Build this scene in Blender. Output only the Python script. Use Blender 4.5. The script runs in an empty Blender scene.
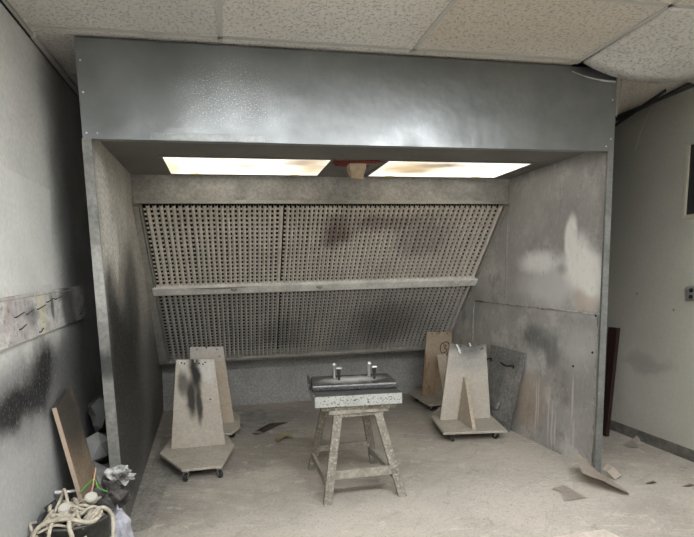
import bpy, bmesh, math, random
from mathutils import Vector, Matrix, noise
rnd = random.Random(7)
C = bpy.context.scene.collection
sc = bpy.context.scene

# ------------------------------------------------------------------ camera
cam = bpy.data.cameras.new('camera'); co = bpy.data.objects.new('camera', cam); C.objects.link(co)
fw = Vector((0.195715, 0.97112262, -0.13644229)); rt = Vector((0.97925893, -0.20097118, -0.0257398)); up = Vector((0.05241747, 0.12857466, 0.99031357))
M = Matrix.Identity(4)
for i in range(3):
    M[i][0] = rt[i]; M[i][1] = up[i]; M[i][2] = -fw[i]
M[0][3], M[1][3], M[2][3] = 0.7229, -3.3263, 1.5587
co.matrix_world = M
cam.sensor_width = 36; cam.lens = 519.42 / 694 * 36
cam.shift_x = 14.04 / 694; cam.shift_y = 77.9 / 694
cam.clip_start = 0.05
sc.camera = co
# ------------------------------------------------------------------ world, exposure
w = bpy.data.worlds.new('world'); sc.world = w; w.use_nodes = True
w.node_tree.nodes['Background'].inputs[0].default_value = (0.8, 0.8, 0.8, 1)
w.node_tree.nodes['Background'].inputs[1].default_value = 0.15
sc.view_settings.view_transform = 'Standard'; sc.view_settings.look = 'None'
sc.view_settings.exposure = 1.0; sc.view_settings.gamma = 1
ROOM_LIGHT = 19.0     # radiance of the room's ceiling troffers
BOOTH_LIGHT = .78     # radiance of the booth's own lenses
LZ = 2.93             # ceiling height

# ------------------------------------------------------------------ materials
class G:
    def __init__(s, name):
        s.m = bpy.data.materials.new(name); s.m.use_nodes = True
        s.t = s.m.node_tree; s.n = s.t.nodes; s.b = s.n['Principled BSDF']
        s.tc = s.n.new('ShaderNodeTexCoord').outputs['Object']
    def L(s, a, b): s.t.links.new(a, b)
    def noise(s, scale, detail=4, rough=.6, vec=None, stretch=None):
        n = s.n.new('ShaderNodeTexNoise'); n.inputs['Scale'].default_value = scale
        n.inputs['Detail'].default_value = detail; n.inputs['Roughness'].default_value = rough
        v = vec or s.tc
        if stretch:
            mp = s.n.new('ShaderNodeMapping'); mp.inputs['Scale'].default_value = stretch; s.L(v, mp.inputs[0]); v = mp.outputs[0]
        s.L(v, n.inputs['Vector']); return n
    def ramp(s, v, a, b, lo=0., hi=1.):
        r = s.n.new('ShaderNodeMapRange'); r.interpolation_type = 'SMOOTHSTEP'
        for i, x in zip(('From Min', 'From Max', 'To Min', 'To Max'), (a, b, lo, hi)): r.inputs[i].default_value = x
        s.L(v, r.inputs['Value']); return r.outputs[0]
    def mix(s, f, a, b, mode='MIX'):
        x = s.n.new('ShaderNodeMix'); x.data_type = 'RGBA'; x.blend_type = mode
        for sock, v in ((x.inputs[0], f), (x.inputs[6], a), (x.inputs[7], b)):
            if isinstance(v, bpy.types.NodeSocket): s.L(v, sock)
            elif isinstance(v, (int, float)): sock.default_value = v
            else: sock.default_value = (*v, 1)
        return x.outputs[2]
    def mul(s, a, b):
        x = s.n.new('ShaderNodeMath'); x.operation = 'MULTIPLY'
        for k, v in enumerate((a, b)):
            if isinstance(v, bpy.types.NodeSocket): s.L(v, x.inputs[k])
            else: x.inputs[k].default_value = v
        return x.outputs[0]
    def blob(s, c, r, soft=.6, wob=.12, wscale=3.5):
        """a colour patch round c with radii r, wobbly edge"""
        n = s.noise(wscale, 3); a = s.n.new('ShaderNodeVectorMath'); a.operation = 'MULTIPLY_ADD'
        s.L(n.outputs['Color'], a.inputs[0]); a.inputs[1].default_value = (wob * 2,) * 3; s.L(s.tc, a.inputs[2])
        b = s.n.new('ShaderNodeVectorMath'); b.operation = 'SUBTRACT'; s.L(a.outputs[0], b.inputs[0])
        b.inputs[1].default_value = (c[0] + wob, c[1] + wob, c[2] + wob)
        d = s.n.new('ShaderNodeVectorMath'); d.operation = 'DIVIDE'; s.L(b.outputs[0], d.inputs[0]); d.inputs[1].default_value = r
        l = s.n.new('ShaderNodeVectorMath'); l.operation = 'LENGTH'; s.L(d.outputs[0], l.inputs[0])
        return s.ramp(l.outputs['Value'], 1 - soft, 1 + soft * .4, 1, 0)

def mat(name, col, rough=.7, metal=0., var=None, vscale=3, speck=None, sscale=120, samount=.5, bump=0., bscale=60,
        blobs=(), stretch=None, rvar=0., grain=0.):
    g = G(name); c = tuple(col)
    if var:
        n = g.noise(vscale, 6, .65, stretch=stretch); c = g.mix(g.ramp(n.outputs[0], .32, .68), c, var)
    for b in blobs:
        f = g.blob(*b[:2], **(b[4] if len(b) > 4 else {})); c = g.mix(g.mul(f, b[3]), c, b[2])
    if speck:
        n = g.noise(sscale, 2, .7); c = g.mix(g.ramp(n.outputs[0], .55, .68, 0, samount), c, speck)
    if grain:
        n = g.noise(38, 3, .8); v = g.ramp(n.outputs[0], .25, .75, 1 - grain, 1 + grain)
        cc = g.n.new('ShaderNodeCombineColor')
        for k in range(3): g.L(v, cc.inputs[k])
        c = g.mix(1.0, c, cc.outputs[0], 'MULTIPLY')
    if isinstance(c, tuple): g.b.inputs['Base Color'].default_value = (*c, 1)
    else: g.L(c, g.b.inputs['Base Color'])
    g.b.inputs['Roughness'].default_value = rough; g.b.inputs['Metallic'].default_value = metal
    if rough >= .5 and metal < .5: g.b.inputs['Specular IOR Level'].default_value = .22
    if rvar:
        n = g.noise(2.3, 5); g.L(g.ramp(n.outputs[0], .3, .7, rough - rvar, rough + rvar), g.b.inputs['Roughness'])
    if bump:
        n = g.noise(bscale, 4, .7); bp = g.n.new('ShaderNodeBump'); bp.inputs['Strength'].default_value = bump
        bp.inputs['Distance'].default_value = .01; g.L(n.outputs[0], bp.inputs['Height']); g.L(bp.outputs[0], g.b.inputs['Normal'])
    return g.m

# ------------------------------------------------------------------ mesh helpers
def box(bm, a, b):
    v = [bm.verts.new((x, y, z)) for x in (a[0], b[0]) for y in (a[1], b[1]) for z in (a[2], b[2])]
    for f in ((0, 1, 3, 2), (4, 6, 7, 5), (0, 4, 5, 1), (2, 3, 7, 6), (0, 2, 6, 4), (1, 5, 7, 3)): bm.faces.new([v[i] for i in f])
    return bm
def hexa(bm, P):
    """8 corners: bottom ring of four, top ring of four"""
    v = [bm.verts.new(p) for p in P]
    for f in ((3, 2, 1, 0), (4, 5, 6, 7), (0, 1, 5, 4), (1, 2, 6, 5), (2, 3, 7, 6), (3, 0, 4, 7)): bm.faces.new([v[i] for i in f])
    return bm
def slab(bm, pts, off):
    """polygon pts (3D) given a real thickness along off"""
    off = Vector(off); a = [bm.verts.new(p) for p in pts]; b = [bm.verts.new(Vector(p) + off) for p in pts]
    bm.faces.new(a); bm.faces.new(b[::-1]); n = len(pts)
    for i in range(n): bm.faces.new((a[i], b[i], b[(i + 1) % n], a[(i + 1) % n]))
    return bm
def beam(bm, p, q, w, h, upv=(0, 0, 1), cut=False):
    p, q = Vector(p), Vector(q); d = (q - p).normalized(); s = d.cross(Vector(upv)).normalized(); u = s.cross(d)
    s *= w / 2; u *= h / 2
    return hexa(bm, [p - s - u, p + s - u, p + s + u, p - s + u, q - s - u, q + s - u, q + s + u, q - s + u])
def tube(bm, pts, r, n=8, cap=True):
    pts = [Vector(p) for p in pts]; rings = []; ref = None
    for i, p in enumerate(pts):
        d = (pts[min(i + 1, len(pts) - 1)] - pts[max(i - 1, 0)]).normalized()
        if ref is None: ref = d.orthogonal().normalized()
        ref = (ref - d * ref.dot(d)).normalized(); s = d.cross(ref)
        rr = r[i] if isinstance(r, (list, tuple)) else r
        rings.append([bm.verts.new(p + (ref * math.cos(t) + s * math.sin(t)) * rr) for t in [2 * math.pi * k / n for k in range(n)]])
    for a, b in zip(rings, rings[1:]):
        for k in range(n): bm.faces.new((a[k], a[(k + 1) % n], b[(k + 1) % n], b[k]))
    if cap: bm.faces.new(rings[0][::-1]); bm.faces.new(rings[-1])
    return bm
def smooth_path(pts, k=6):
    pts = [Vector(p) for p in pts]; out = []
    for i in range(len(pts) - 1):
        a = pts[max(i - 1, 0)]; b = pts[i]; c = pts[i + 1]; d = pts[min(i + 2, len(pts) - 1)]
        for j in range(k):
            t = j / k
            out.append(.5 * ((2 * b) + (c - a) * t + (2 * a - 5 * b + 4 * c - d) * t * t + (3 * b - a - 3 * c + d) * t ** 3))
    return out + [pts[-1]]
def ball(bm, c, r, sub=2, rough=0., seed=0, scale=(1, 1, 1), freq=6):
    t = bmesh.new(); bmesh.ops.create_icosphere(t, subdivisions=sub, radius=1)
    mp = {}
    for v in t.verts:
        k = 1 + rough * noise.noise(v.co * freq * .35 + Vector((seed, 0, 0)))+ rough * .5 * noise.noise(v.co * freq + Vector((0, seed, 0)))
        mp[v.index] = bm.verts.new(Vector(c) + Vector((v.co.x * scale[0], v.co.y * scale[1], v.co.z * scale[2])) * r * k)
    for f in t.faces: bm.faces.new([mp[v.index] for v in f.verts])
    t.free(); return bm
def B(): return bmesh.new()
def obj(name, bm, m, parent=None, smooth=False, bev=0.):
    """world-space bmesh -> ONE mesh object, stored relative to its parent"""
    if parent is not None:
        o0 = Vector((0, 0, 0)); q = parent
        while q is not None: o0 += q.location; q = q.parent
        for v in bm.verts: v.co -= o0
    else: o0 = None
    bmesh.ops.recalc_face_normals(bm, faces=bm.faces)
    me = bpy.data.meshes.new(name); bm.to_mesh(me); bm.free()
    if smooth: me.polygons.foreach_set('use_smooth', [True] * len(me.polygons))
    o = bpy.data.objects.new(name, me); C.objects.link(o)
    if m: me.materials.append(m)
    if parent is not None: o.parent = parent
    if bev:
        b = o.modifiers.new('bevel', 'BEVEL'); b.width = bev; b.segments = 2; b.limit_method = 'ANGLE'
    return o
def tag(o, label, cat, group=None, kind=None):
    o['label'] = label; o['category'] = cat
    if group: o['group'] = group
    if kind: o['kind'] = kind
    return o
def thing(name, label, cat, loc=(0, 0, 0), group=None):
    o = bpy.data.objects.new(name, None); C.objects.link(o); o.location = loc; o.empty_display_size = .1
    return tag(o, label, cat, group)
def solo(name, bm, m, label, cat, loc, group=None, **k):
    """a thing that is one mesh, its origin at loc"""
    for v in bm.verts: v.co -= Vector(loc)
    o = obj(name, bm, m, **k); o.location = loc
    return tag(o, label, cat, group)
def struct(name, bm, m, **k):
    o = obj(name, bm, m, **k); o['kind'] = 'structure'; return o

# ------------------------------------------------------------------ colours
DUST = (.44, .39, .325)
def floor_mat():
    g = G('dusty_concrete')
    n = g.noise(1.1, 6, .65); c = g.mix(g.ramp(n.outputs[0], .32, .66), (.34, .305, .262), (.47, .425, .37))
    for (x, y, rx_, ry_, col, a) in ((.9, 2.2, 1.3, .8, (.19, .18, .165), .8), (-.1, .7, .5, 1.3, (.15, .14, .13), .8), (1.6, .4, .5, .5, (.22, .195, .165), .5),
                             (3.85, .7, .6, .7, (.25, .22, .19), .6), (2.5, 2.4, .9, .8, (.24, .22, .19), .7), (1.1, 1.2, .9, .5, (.27, .25, .22), .5), (.55, .95, .45, .3, (.18, .165, .145), .5), (2.9, 1.4, .6, .4, (.22, .2, .17), .4),  # dark patches: shade under stool and dollies and at the back, painted in
                             (2.3, -.2, 1.1, .5, (.55, .505, .44), .6), (1.2, -.5, 1.0, .4, (.54, .49, .42), .6), (2.9, .5, .4, .5, (.52, .47, .40), .5)):  # pale patches: brighter light towards the front, painted in
        c = g.mix(g.mul(g.blob((x, y, 0), (rx_, ry_, 1), soft=.9, wob=.3, wscale=2.2), a), c, col)
    # sweeping dust streaks running two ways
    for (ang, sc_, lo, hi, a, col) in ((.55, (.9, 9, 1), .50, .66, .22, (.56, .52, .46)), (-.5, (.9, 9, 1), .52, .68, .22, (.22, .205, .185)), (.2, (1.4, 22, 1), .58, .68, .5, (.60, .56, .49)), (-.95, (1.1, 14, 1), .56, .7, .28, (.24, .22, .195))):
        mp = g.n.new('ShaderNodeMapping'); mp.inputs['Rotation'].default_value = (0, 0, ang); g.L(g.tc, mp.inputs[0])
        q = g.noise(1.3, 5, .65, vec=mp.outputs[0], stretch=sc_); c = g.mix(g.ramp(q.outputs[0], lo, hi, 0, a), c, col)
    # chips, pale spatter, dark grit
    q = g.noise(7, 6, .75); c = g.mix(g.ramp(q.outputs[0], .56, .64, 0, .45), c, (.60, .56, .48))
    q = g.noise(5, 6, .8); c = g.mix(g.ramp(q.outputs[0], .58, .66, 0, .5), c, (.22, .195, .165))
    q = g.noise(42, 3, .8); c = g.mix(g.ramp(q.outputs[0], .58, .68, 0, .5), c, (.64, .60, .53))
    q = g.noise(24, 5, .8); c = g.mix(g.ramp(q.outputs[0], .55, .68, 0, .4), c, (.20, .18, .155)); q = g.noise(60, 3, .8); c = g.mix(g.ramp(q.outputs[0], .55, .68, 0, .6), c, (.17, .15, .13))
    v = g.n.new('ShaderNodeTexVoronoi'); v.feature = 'DISTANCE_TO_EDGE'; v.inputs['Scale'].default_value = .8
    w_ = g.noise(2.5, 4); a = g.n.new('ShaderNodeVectorMath'); a.operation = 'MULTIPLY_ADD'; g.L(w_.outputs['Color'], a.inputs[0]); a.inputs[1].default_value = (.35, .35, 0); g.L(g.tc, a.inputs[2]); g.L(a.outputs[0], v.inputs['Vector'])
    c = g.mix(g.ramp(v.outputs['Distance'], .0, .005, .10, 0), c, (.14, .12, .10))
    g.L(c, g.b.inputs['Base Color']); g.b.inputs['Roughness'].default_value = .82; g.b.inputs['Specular IOR Level'].default_value = .25
    q = g.noise(16, 6, .75); bp = g.n.new('ShaderNodeBump'); bp.inputs['Strength'].default_value = .5; bp.inputs['Distance'].default_value = .012
    g.L(q.outputs[0], bp.inputs['Height']); g.L(bp.outputs[0], g.b.inputs['Normal']); return g.m
m_floor = floor_mat()
m_wl = mat('left_wall_paint', (.70, .70, .67), .5, 0, var=(.58, .585, .57), vscale=1.2, bump=.35, bscale=45, grain=.10,
    blobs=[((-.27, -.45, .55), (.6, 1.6, .62), (.36, .365, .36), .85, dict(soft=.4)), ((-.27, -.45, 1.02), (.6, 1.0, .26), (.15, .15, .15), .8), ((-.27, -.72, .98), (.6, .34, .13), (.018, .018, .02), .96),
           ((-.27, -.28, 1.10), (.6, .24, .16), (.02, .02, .021), .93), ((-.27, -.42, .98), (.6, .22, .14), (.025, .025, .027), .9),
           ((-.27, .45, 1.6), (.6, .36, 1.9), (.16, .16, .155), .85, dict(soft=.8)), ((-.27, .12, .75), (.6, .35, .6), (.10, .10, .10), .7),  # tall blob: shade of the gap beside the booth, painted on
           ((-.27, -.42, 1.585), (.6, .05, .02), (.3, .3, .32), .7, dict(wob=.02)), ((-.27, -.12, 1.58), (.6, .06, .015), (.3, .3, .32), .6, dict(wob=.02))],
    speck=(.62, .62, .60), sscale=60, samount=.18)
m_wr = mat('right_wall_paint', (.42, .405, .355), .6, 0, var=(.365, .35, .305), vscale=1.2, bump=.3, bscale=40, grain=.05,
    blobs=[((4.32, .55, .72), (1, .3, .10), (.24, .23, .21), .6), ((4.32, 1.0, 2.2), (1, .9, 1.3), (.22, .21, .185), .75, dict(soft=.9)), ((4.32, .3, 1.2), (1, .012, .012), (.1, .1, .1), .8, dict(wob=.0)), ((4.32, .70, 1.32), (1, .012, .012), (.1, .1, .1), .8, dict(wob=.0))])
m_wall = mat('plain_wall_paint', (.72, .72, .69), .7, 0)
m_dark = mat('flat_black', (.02, .02, .02), .9)
def ceiling_mat():
    g = G('fissured_ceiling_tile')
    n = g.noise(55, 4, .75); n2 = g.noise(1.5, 3)
    c = g.mix(g.ramp(n2.outputs[0], .35, .65), (.66, .635, .59), (.72, .695, .65)); c = g.mix(g.mul(g.blob((2.45, -.45, 2.93), (.75, .38, 2), soft=.4, wob=.02), .35), c, (.62, .54, .42))
    sx = g.n.new('ShaderNodeSeparateXYZ'); g.L(g.tc, sx.inputs[0])
    c = g.mix(g.ramp(sx.outputs[0], .764, .766, .22, 0), c, (.42, .43, .43)); c = g.mix(g.ramp(sx.outputs[0], 1.939, 1.941, 0, .30), c, (.50, .42, .30))
    f = g.ramp(n.outputs[0], .53, .62, 0, .6); c = g.mix(f, c, (.24, .215, .18))
    g.L(c, g.b.inputs['Base Color']); g.b.inputs['Roughness'].default_value = .95
    bp = g.n.new('ShaderNodeBump'); bp.inputs['Strength'].default_value = .6; bp.inputs['Distance'].default_value = .01; bp.invert = True
    g.L(f, bp.inputs['Height']); g.L(bp.outputs[0], g.b.inputs['Normal']); return g.m
m_tile = ceiling_mat()
m_tbar = mat('painted_ceiling_grid', (.47, .46, .43), .5, 0)
def galv(name, base, var, rough=.42, metal=.85, **k):
    return mat(name, base, rough, metal, var=var, **k)
m_header = galv('galvanized_sheet_header', (.40, .41, .41), (.30, .31, .31), .36, .92, vscale=1.6, rvar=.06, bump=.10, bscale=5, grain=.10, speck=(.72, .73, .73), sscale=85, samount=.0,
    blobs=[((.75, 0, 2.66), (.33, .3, .20), (.62, .63, .63), .0)])
def header_mat():
    g = G('galvanized_header')
    n = g.noise(1.6, 5); c = g.mix(g.ramp(n.outputs[0], .3, .7), (.20, .21, .212), (.29, .303, .308))
    # droplets of pale overspray scattered in a patch
    sp = g.noise(120, 2, .8); f = g.mul(g.ramp(sp.outputs[0], .56, .66, 0, .8), g.blob((.78, 0, 2.62), (.36, .5, .22), soft=.8))
    c = g.mix(f, c, (.80, .81, .80))
    sp2 = g.noise(60, 2, .8); f2 = g.mul(g.ramp(sp2.outputs[0], .62, .68), g.blob((1.55, 0, 2.68), (1.1, .5, .26), soft=.8)); c = g.mix(g.mul(f2, .5), c, (.14, .14, .14))
    dull = g.blob((1.86, 0, 2.80), (.13, .4, .035), wob=.04, wscale=12); c = g.mix(g.mul(dull, .4), c, (.2, .2, .2))
    g.L(c, g.b.inputs['Base Color']); g.b.inputs['Metallic'].default_value = .9
    r = g.noise(3, 5); g.L(g.ramp(r.outputs[0], .3, .7, .30, .44), g.b.inputs['Roughness'])
    b = g.noise(3.2, 3); b2 = g.noise(90, 3); bp = g.n.new('ShaderNodeBump'); bp.inputs['Strength'].default_value = .25; bp.inputs['Distance'].default_value = .03
    g.L(b.outputs[0], bp.inputs['Height']); bq = g.n.new('ShaderNodeBump'); bq.inputs['Strength'].default_value = .12; bq.inputs['Distance'].default_value = .004
    g.L(b2.outputs[0], bq.inputs['Height']); g.L(bp.outputs[0], bq.inputs['Normal']); g.L(bq.outputs[0], g.b.inputs['Normal']); return g.m
m_header = header_mat()
m_flange = galv('galvanized_flange', (.33, .34, .34), (.24, .25, .25), .4, .8, vscale=6, bump=.15, bscale=30, grain=.15)
m_flange_l = mat('dusty_galvanized_flange', (.30, .30, .28), .5, .4, var=(.20, .20, .19), vscale=7, bump=.15, bscale=30, grain=.2, blobs=[((0, 0, 1.05), (.3, .3, .10), (.05, .05, .05), .85), ((0, 0, 1.55), (.3, .3, .25), (.48, .48, .46), .6)])
m_lpanel = mat('left_panel_overspray', (.48, .455, .41), .65, 0., var=(.36, .345, .31), vscale=3, bump=.5, bscale=60, grain=.35,
    blobs=[((0, 1.6, .4), (.6, 3.2, 1.0), (.10, .098, .094), .90), ((0, 1.05, 1.40), (.6, .42, .50), (.05, .048, .045), .8), ((0, .50, .95), (.6, .85, .66), (.014, .014, .014), .97), ((0, .50, .45), (.6, .9, .40), (.035, .034, .033), .85),
           ((0, .26, 1.92), (.6, .22, .42), (.70, .68, .63), .8), ((0, .50, 1.76), (.6, .11, .22), (.68, .66, .61), .8), ((0, .22, 1.36), (.6, .2, .34), (.015, .015, .015), .85)],
    speck=(.40, .38, .34), sscale=60, samount=.2)
def rpanel_mat():
    g = G('right_panel_overspray_and_glare')
    n = g.noise(2.5, 6); c = g.mix(g.ramp(n.outputs[0], .3, .7), (.46, .45, .43), (.35, .34, .325))
    X = 3.43
    def s(cy, cz, ry, rz, col, a, **k):
        nonlocal c; c = g.mix(g.mul(g.blob((X, cy, cz), (.6, ry, rz), **k), a), c, col)
    q = g.noise(3.6, 8, .72); c = g.mix(g.ramp(q.outputs[0], .50, .62, 0, .6), c, (.66, .65, .62)); q = g.noise(2.9, 8, .75, stretch=(1.3, 1, .8)); c = g.mix(g.ramp(q.outputs[0], .53, .64, 0, .55), c, (.19, .185, .175))
    s(.9, 2.05, 1.3, .40, (.36, .35, .335), .7)
    s(.95, .35, .28, .33, (.40, .30, .22), .65)
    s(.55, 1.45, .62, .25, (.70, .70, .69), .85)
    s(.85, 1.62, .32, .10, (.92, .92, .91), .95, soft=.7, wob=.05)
    s(.42, 1.80, .085, .20, (.97, .96, .92), 1.0, soft=.35, wob=.03)  # white overspray, with the panel's reflected glare painted into it
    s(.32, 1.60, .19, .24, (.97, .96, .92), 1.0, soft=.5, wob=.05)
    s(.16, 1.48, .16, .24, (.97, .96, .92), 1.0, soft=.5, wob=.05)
    s(.22, 1.31, .17, .08, (.60, .47, .36), .6, soft=.7)
    s(.52, 1.55, .07, .05, (.30, .30, .30), .5, soft=.8, wob=.04)
    s(.85, .95, .22, .14, (.16, .16, .155), .8)
    s(.62, .88, .13, .20, (.15, .15, .145), .7)
    s(1.0, .72, .25, .10, (.55, .55, .54), .6, wob=.1)
    s(.25, .98, .25, .17, (.55, .55, .54), .65)
    s(.45, .60, .32, .18, (.22, .21, .195), .5)
    # runs of pale paint
    for (y, z, rz) in ((.80, .32, .28), (.77, .38, .22), (.62, .30, .27), (.57, .22, .24), (.53, .20, .17), (.30, .22, .14), (.33, .50, .22)):
        s(y, z, .012, rz, (.62, .60, .55), .75, soft=.4, wob=.018, wscale=6)
    sp = g.noise(34, 5, .8, stretch=(1, 1, .45)); c = g.mix(g.ramp(sp.outputs[0], .50, .70, 0, .42), c, (.60, .58, .53))
    sp = g.noise(20, 4, .8, stretch=(1, 1, .3)); c = g.mix(g.ramp(sp.outputs[0], .58, .75, 0, .40), c, (.13, .125, .12))
    g.L(c, g.b.inputs['Base Color']); g.b.inputs['Metallic'].default_value = .25; g.b.inputs['Roughness'].default_value = .38
    b = g.noise(45, 4); bp = g.n.new('ShaderNodeBump'); bp.inputs['Strength'].default_value = .35; bp.inputs['Distance'].default_value = .01
    g.L(b.outputs[0], bp.inputs['Height']); g.L(bp.outputs[0], g.b.inputs['Normal']); return g.m
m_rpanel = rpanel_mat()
m_strip = mat('dusty_back_strip', (.38, .365, .34), .6, .2, var=(.25, .24, .225), vscale=5, bump=.3, bscale=80, grain=.2)
m_bceil = mat('dusty_booth_ceiling', (.20, .192, .178), .6, .1, var=(.15, .145, .135), vscale=2, bump=.2, bscale=60, grain=.12)
m_bback = mat('dusty_lower_back', (.35, .345, .33), .7, .0, var=(.27, .265, .255), vscale=3, bump=.4, bscale=60, grain=.3)
m_filter = mat('dusty_pleated_filter_paper', (.66, .61, .54), .85, 0, var=(.53, .49, .435), vscale=2.2, grain=.22,
    blobs=[((1.75, 1.6, 1.95), (.17, .6, .17), (.17, .12, .11), .8), ((2.2, 1.5, 2.03), (.38, .6, .09), (.20, .14, .125), .55), ((2.65, 1.6, 1.9), (.4, .6, .2), (.27, .25, .24), .6),
           ((1.75, 2.5, .85), (.5, .6, .3), (.20, .185, .165), .6), ((2.6, 2.4, .95), (.4, .6, .3), (.16, .15, .14), .65), ((.6, 2.4, 1.05), (.8, .8, .3), (.30, .29, .265), .4)])
m_filter_low = mat('grey_pleated_filter_paper', (.47, .45, .415), .85, 0, var=(.36, .345, .32), vscale=2.2, grain=.22,
    blobs=[((1.75, 2.5, .85), (.12, .6, .3), (.50, .47, .42), .7), ((2.5, 2.4, 1.0), (.45, .6, .35), (.13, .12, .11), .65), ((1.3, 2.5, .9), (.3, .6, .25), (.15, .14, .13), .5), ((1.2, 2.6, .72), (.8, .5, .08), (.48, .46, .42), .6)])
m_bar = mat('dusty_filter_bar', (.72, .70, .65), .6, 0, var=(.55, .535, .50), vscale=7, grain=.15)
m_frame = mat('dusty_filter_frame', (.36, .345, .31), .6, .3, var=(.28, .27, .245), vscale=6, grain=.15)
def lens_mat(name, cx, stains):
    g = G(name)
    c = g.mix(0., (1, .965, .87), (1, 1, 1))
    for (p, r, col, a) in stains: c = g.mix(g.mul(g.blob(p, r, soft=.9, wob=.10, wscale=7), a), c, col)
    n = g.noise(5, 5, .7, stretch=(1, 5, 1)); c = g.mix(g.ramp(n.outputs[0], .46, .66, 0, .65), c, (.34, .28, .18))
    g.L(c, g.b.inputs['Emission Color']); g.b.inputs['Emission Strength'].default_value = BOOTH_LIGHT
    g.b.inputs['Base Color'].default_value = (.6, .57, .5, 1); return g.m

# ------------------------------------------------------------------ room shell
XL, XR, YF, YB = -.27, 4.32, -6.2, 3.6
struct('floor', box(B(), (XL - .1, YF, -.1), (XR + .1, YB, 0)), m_floor)
struct('wall_left', box(B(), (XL - .1, YF, 0), (XL, YB, 3.3)), m_wl)
b = B()                                             # right wall, with the opening for the box of wires
box(b, (XR, YF, 0), (XR + .1, .0, 3.3)); box(b, (XR, .0, 0), (XR + .1, .24, 1.95)); box(b, (XR, 0, 2.49), (XR + .1, .24, 3.3)); box(b, (XR, .24, 0), (XR + .1, YB, 3.3))
struct('wall_right', b, m_wr)
struct('wall_back', box(B(), (XL - .1, YB, 0), (XR + .1, YB + .1, 3.3)), m_wall)
struct('wall_front', box(B(), (XL - .1, YF - .1, 0), (XR + .1, YF, 3.3)), m_wall)
# ceiling with the sagging tile's bay left open
GX = [XL, .765, 1.94, 3.11, XR]; GY = [-.07 - .71 * k for k in range(0, 9)]
b = B()
box(b, (XL, YF, LZ), (3.11, YB, LZ + .02)); box(b, (3.11, YF, LZ), (XR, -.78, LZ + .02)); box(b, (3.5, .10, LZ), (XR, YB, LZ + .02))
struct('ceiling', b, m_tile)
struct('ceiling', box(B(), (XL - .1, YF, 3.3), (XR + .1, YB + .1, 3.35)), mat('dark_void_cover', (.10, .095, .09), .9))  # unseen cover, added so the open tile bay stays dark
b = B()
for y in GY + [.64]:
    if y > YF: box(b, (XL, y - .014, LZ - .005), (XR if y < -.1 else 3.1, y + .014, LZ))
for x in GX[1:-1]: box(b, (x - .014, YF, LZ - .005), (x + .014, -.005, LZ))
struct('trim_1', b, m_tbar)
m_angle = mat('dark_wall_angle', (.10, .095, .085), .6)
b = B(); box(b, (XL, YF, LZ - .022), (XL + .022, .02, LZ)); box(b, (XL, .02, LZ - .03), (XL + .035, 1.2, LZ)); struct('trim_2', b, m_tbar)
b = B(); box(b, (XL, YF, LZ - .03), (XL + .008, 1.2, LZ - .021)); struct('trim_3', b, m_dark)
b = B(); box(b, (XR - .03, YF, LZ - .015), (XR, YB, LZ)); struct('trim_4', b, m_angle)
struct('baseboard_right', box(B(), (XR - .012, YF, 0), (XR, YB, .095)), mat('dark_vinyl_baseboard', (.085, .08, .072), .6, 0, var=(.15, .14, .12), vscale=12), bev=.003)

# ceiling lights of the room, the far pair added for brightness
def troffer(x, y, label):
    t = thing('ceiling_light', label, 'ceiling light', (x, y, LZ - .02), 'room ceiling lights')
    fr = B(); w2, h2 = .60, .30
    for a, c in (((-w2, -h2), (w2, -h2 + .03)), ((-w2, h2 - .03), (w2, h2)), ((-w2, -h2 + .03), (-w2 + .03, h2 - .03)), ((w2 - .03, -h2 + .03), (w2, h2 - .03))):
        box(fr, (x + a[0], y + a[1], LZ - .02), (x + c[0], y + c[1], LZ - .004))
    obj('frame', fr, m_tbar, t)
    g = G('troffer_diffuser'); g.b.inputs['Emission Color'].default_value = (.955, .98, 1, 1); g.b.inputs['Emission Strength'].default_value = ROOM_LIGHT
    obj('diffuser', box(B(), (x - w2 + .03, y - h2 + .03, LZ - .015), (x + w2 - .03, y + h2 - .03, LZ - .006)), g.m, t)
troffer(1.2, -2.35, 'white fluorescent ceiling light in front of the booth, nearer the left wall')
troffer(2.75, -2.35, 'white fluorescent ceiling light in front of the booth, nearer the right wall')
troffer(.5, -4.3, 'added white ceiling light brightening the room far from the booth, by the left wall')
troffer(2.5, -4.6, 'added white ceiling light brightening the room, farthest from the spray booth')

# sagging ceiling tile
def sag_bm():
    b = B(); nx, ny = 16, 8; top = []; bot = []
    for j in range(ny + 1):
        ra = []; rb = []
        for i in range(nx + 1):
            u = i / nx; v = j / ny; x = 3.135 + u * 1.175; y = -.775 + v * .72
            s = math.sin(math.pi * min(u * 1.25, 1)) ** 1.0 * (.02 + .11 * v ** 2) if u < .8 else 0
            s = (.105 * v ** 1.6) * math.sin(math.pi * u ** .85) + .012 * v
            z = LZ - .004 - s
            ra.append(b.verts.new((x, y, z + .016))); rb.append(b.verts.new((x, y, z)))
        top.append(ra); bot.append(rb)
    for j in range(ny):
        for i in range(nx):
            b.faces.new((top[j][i], top[j][i + 1], top[j + 1][i + 1], top[j + 1][i])); b.faces.new((bot[j][i], bot[j + 1][i], bot[j + 1][i + 1], bot[j][i + 1]))
    for i in range(nx):
        for j in (0, ny): b.faces.new((top[j][i], top[j][i + 1], bot[j][i + 1], bot[j][i]))
    for j in range(ny):
        for i in (0, nx): b.faces.new((top[j][i], top[j + 1][i], bot[j + 1][i], bot[j][i]))
    return b
solo('ceiling_tile', sag_bm(), m_tile, 'sagging off-white ceiling tile bowing down at the right corner of the booth', 'ceiling tile', (3.7, -.4, LZ - .05), smooth=True)

# ------------------------------------------------------------------ the spray booth
W = 3.43; HB = 2.368
booth = thing('spray_booth', 'large galvanized steel paint spray booth covered in dust and overspray', 'spray booth', (0, 0, 0))
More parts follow.
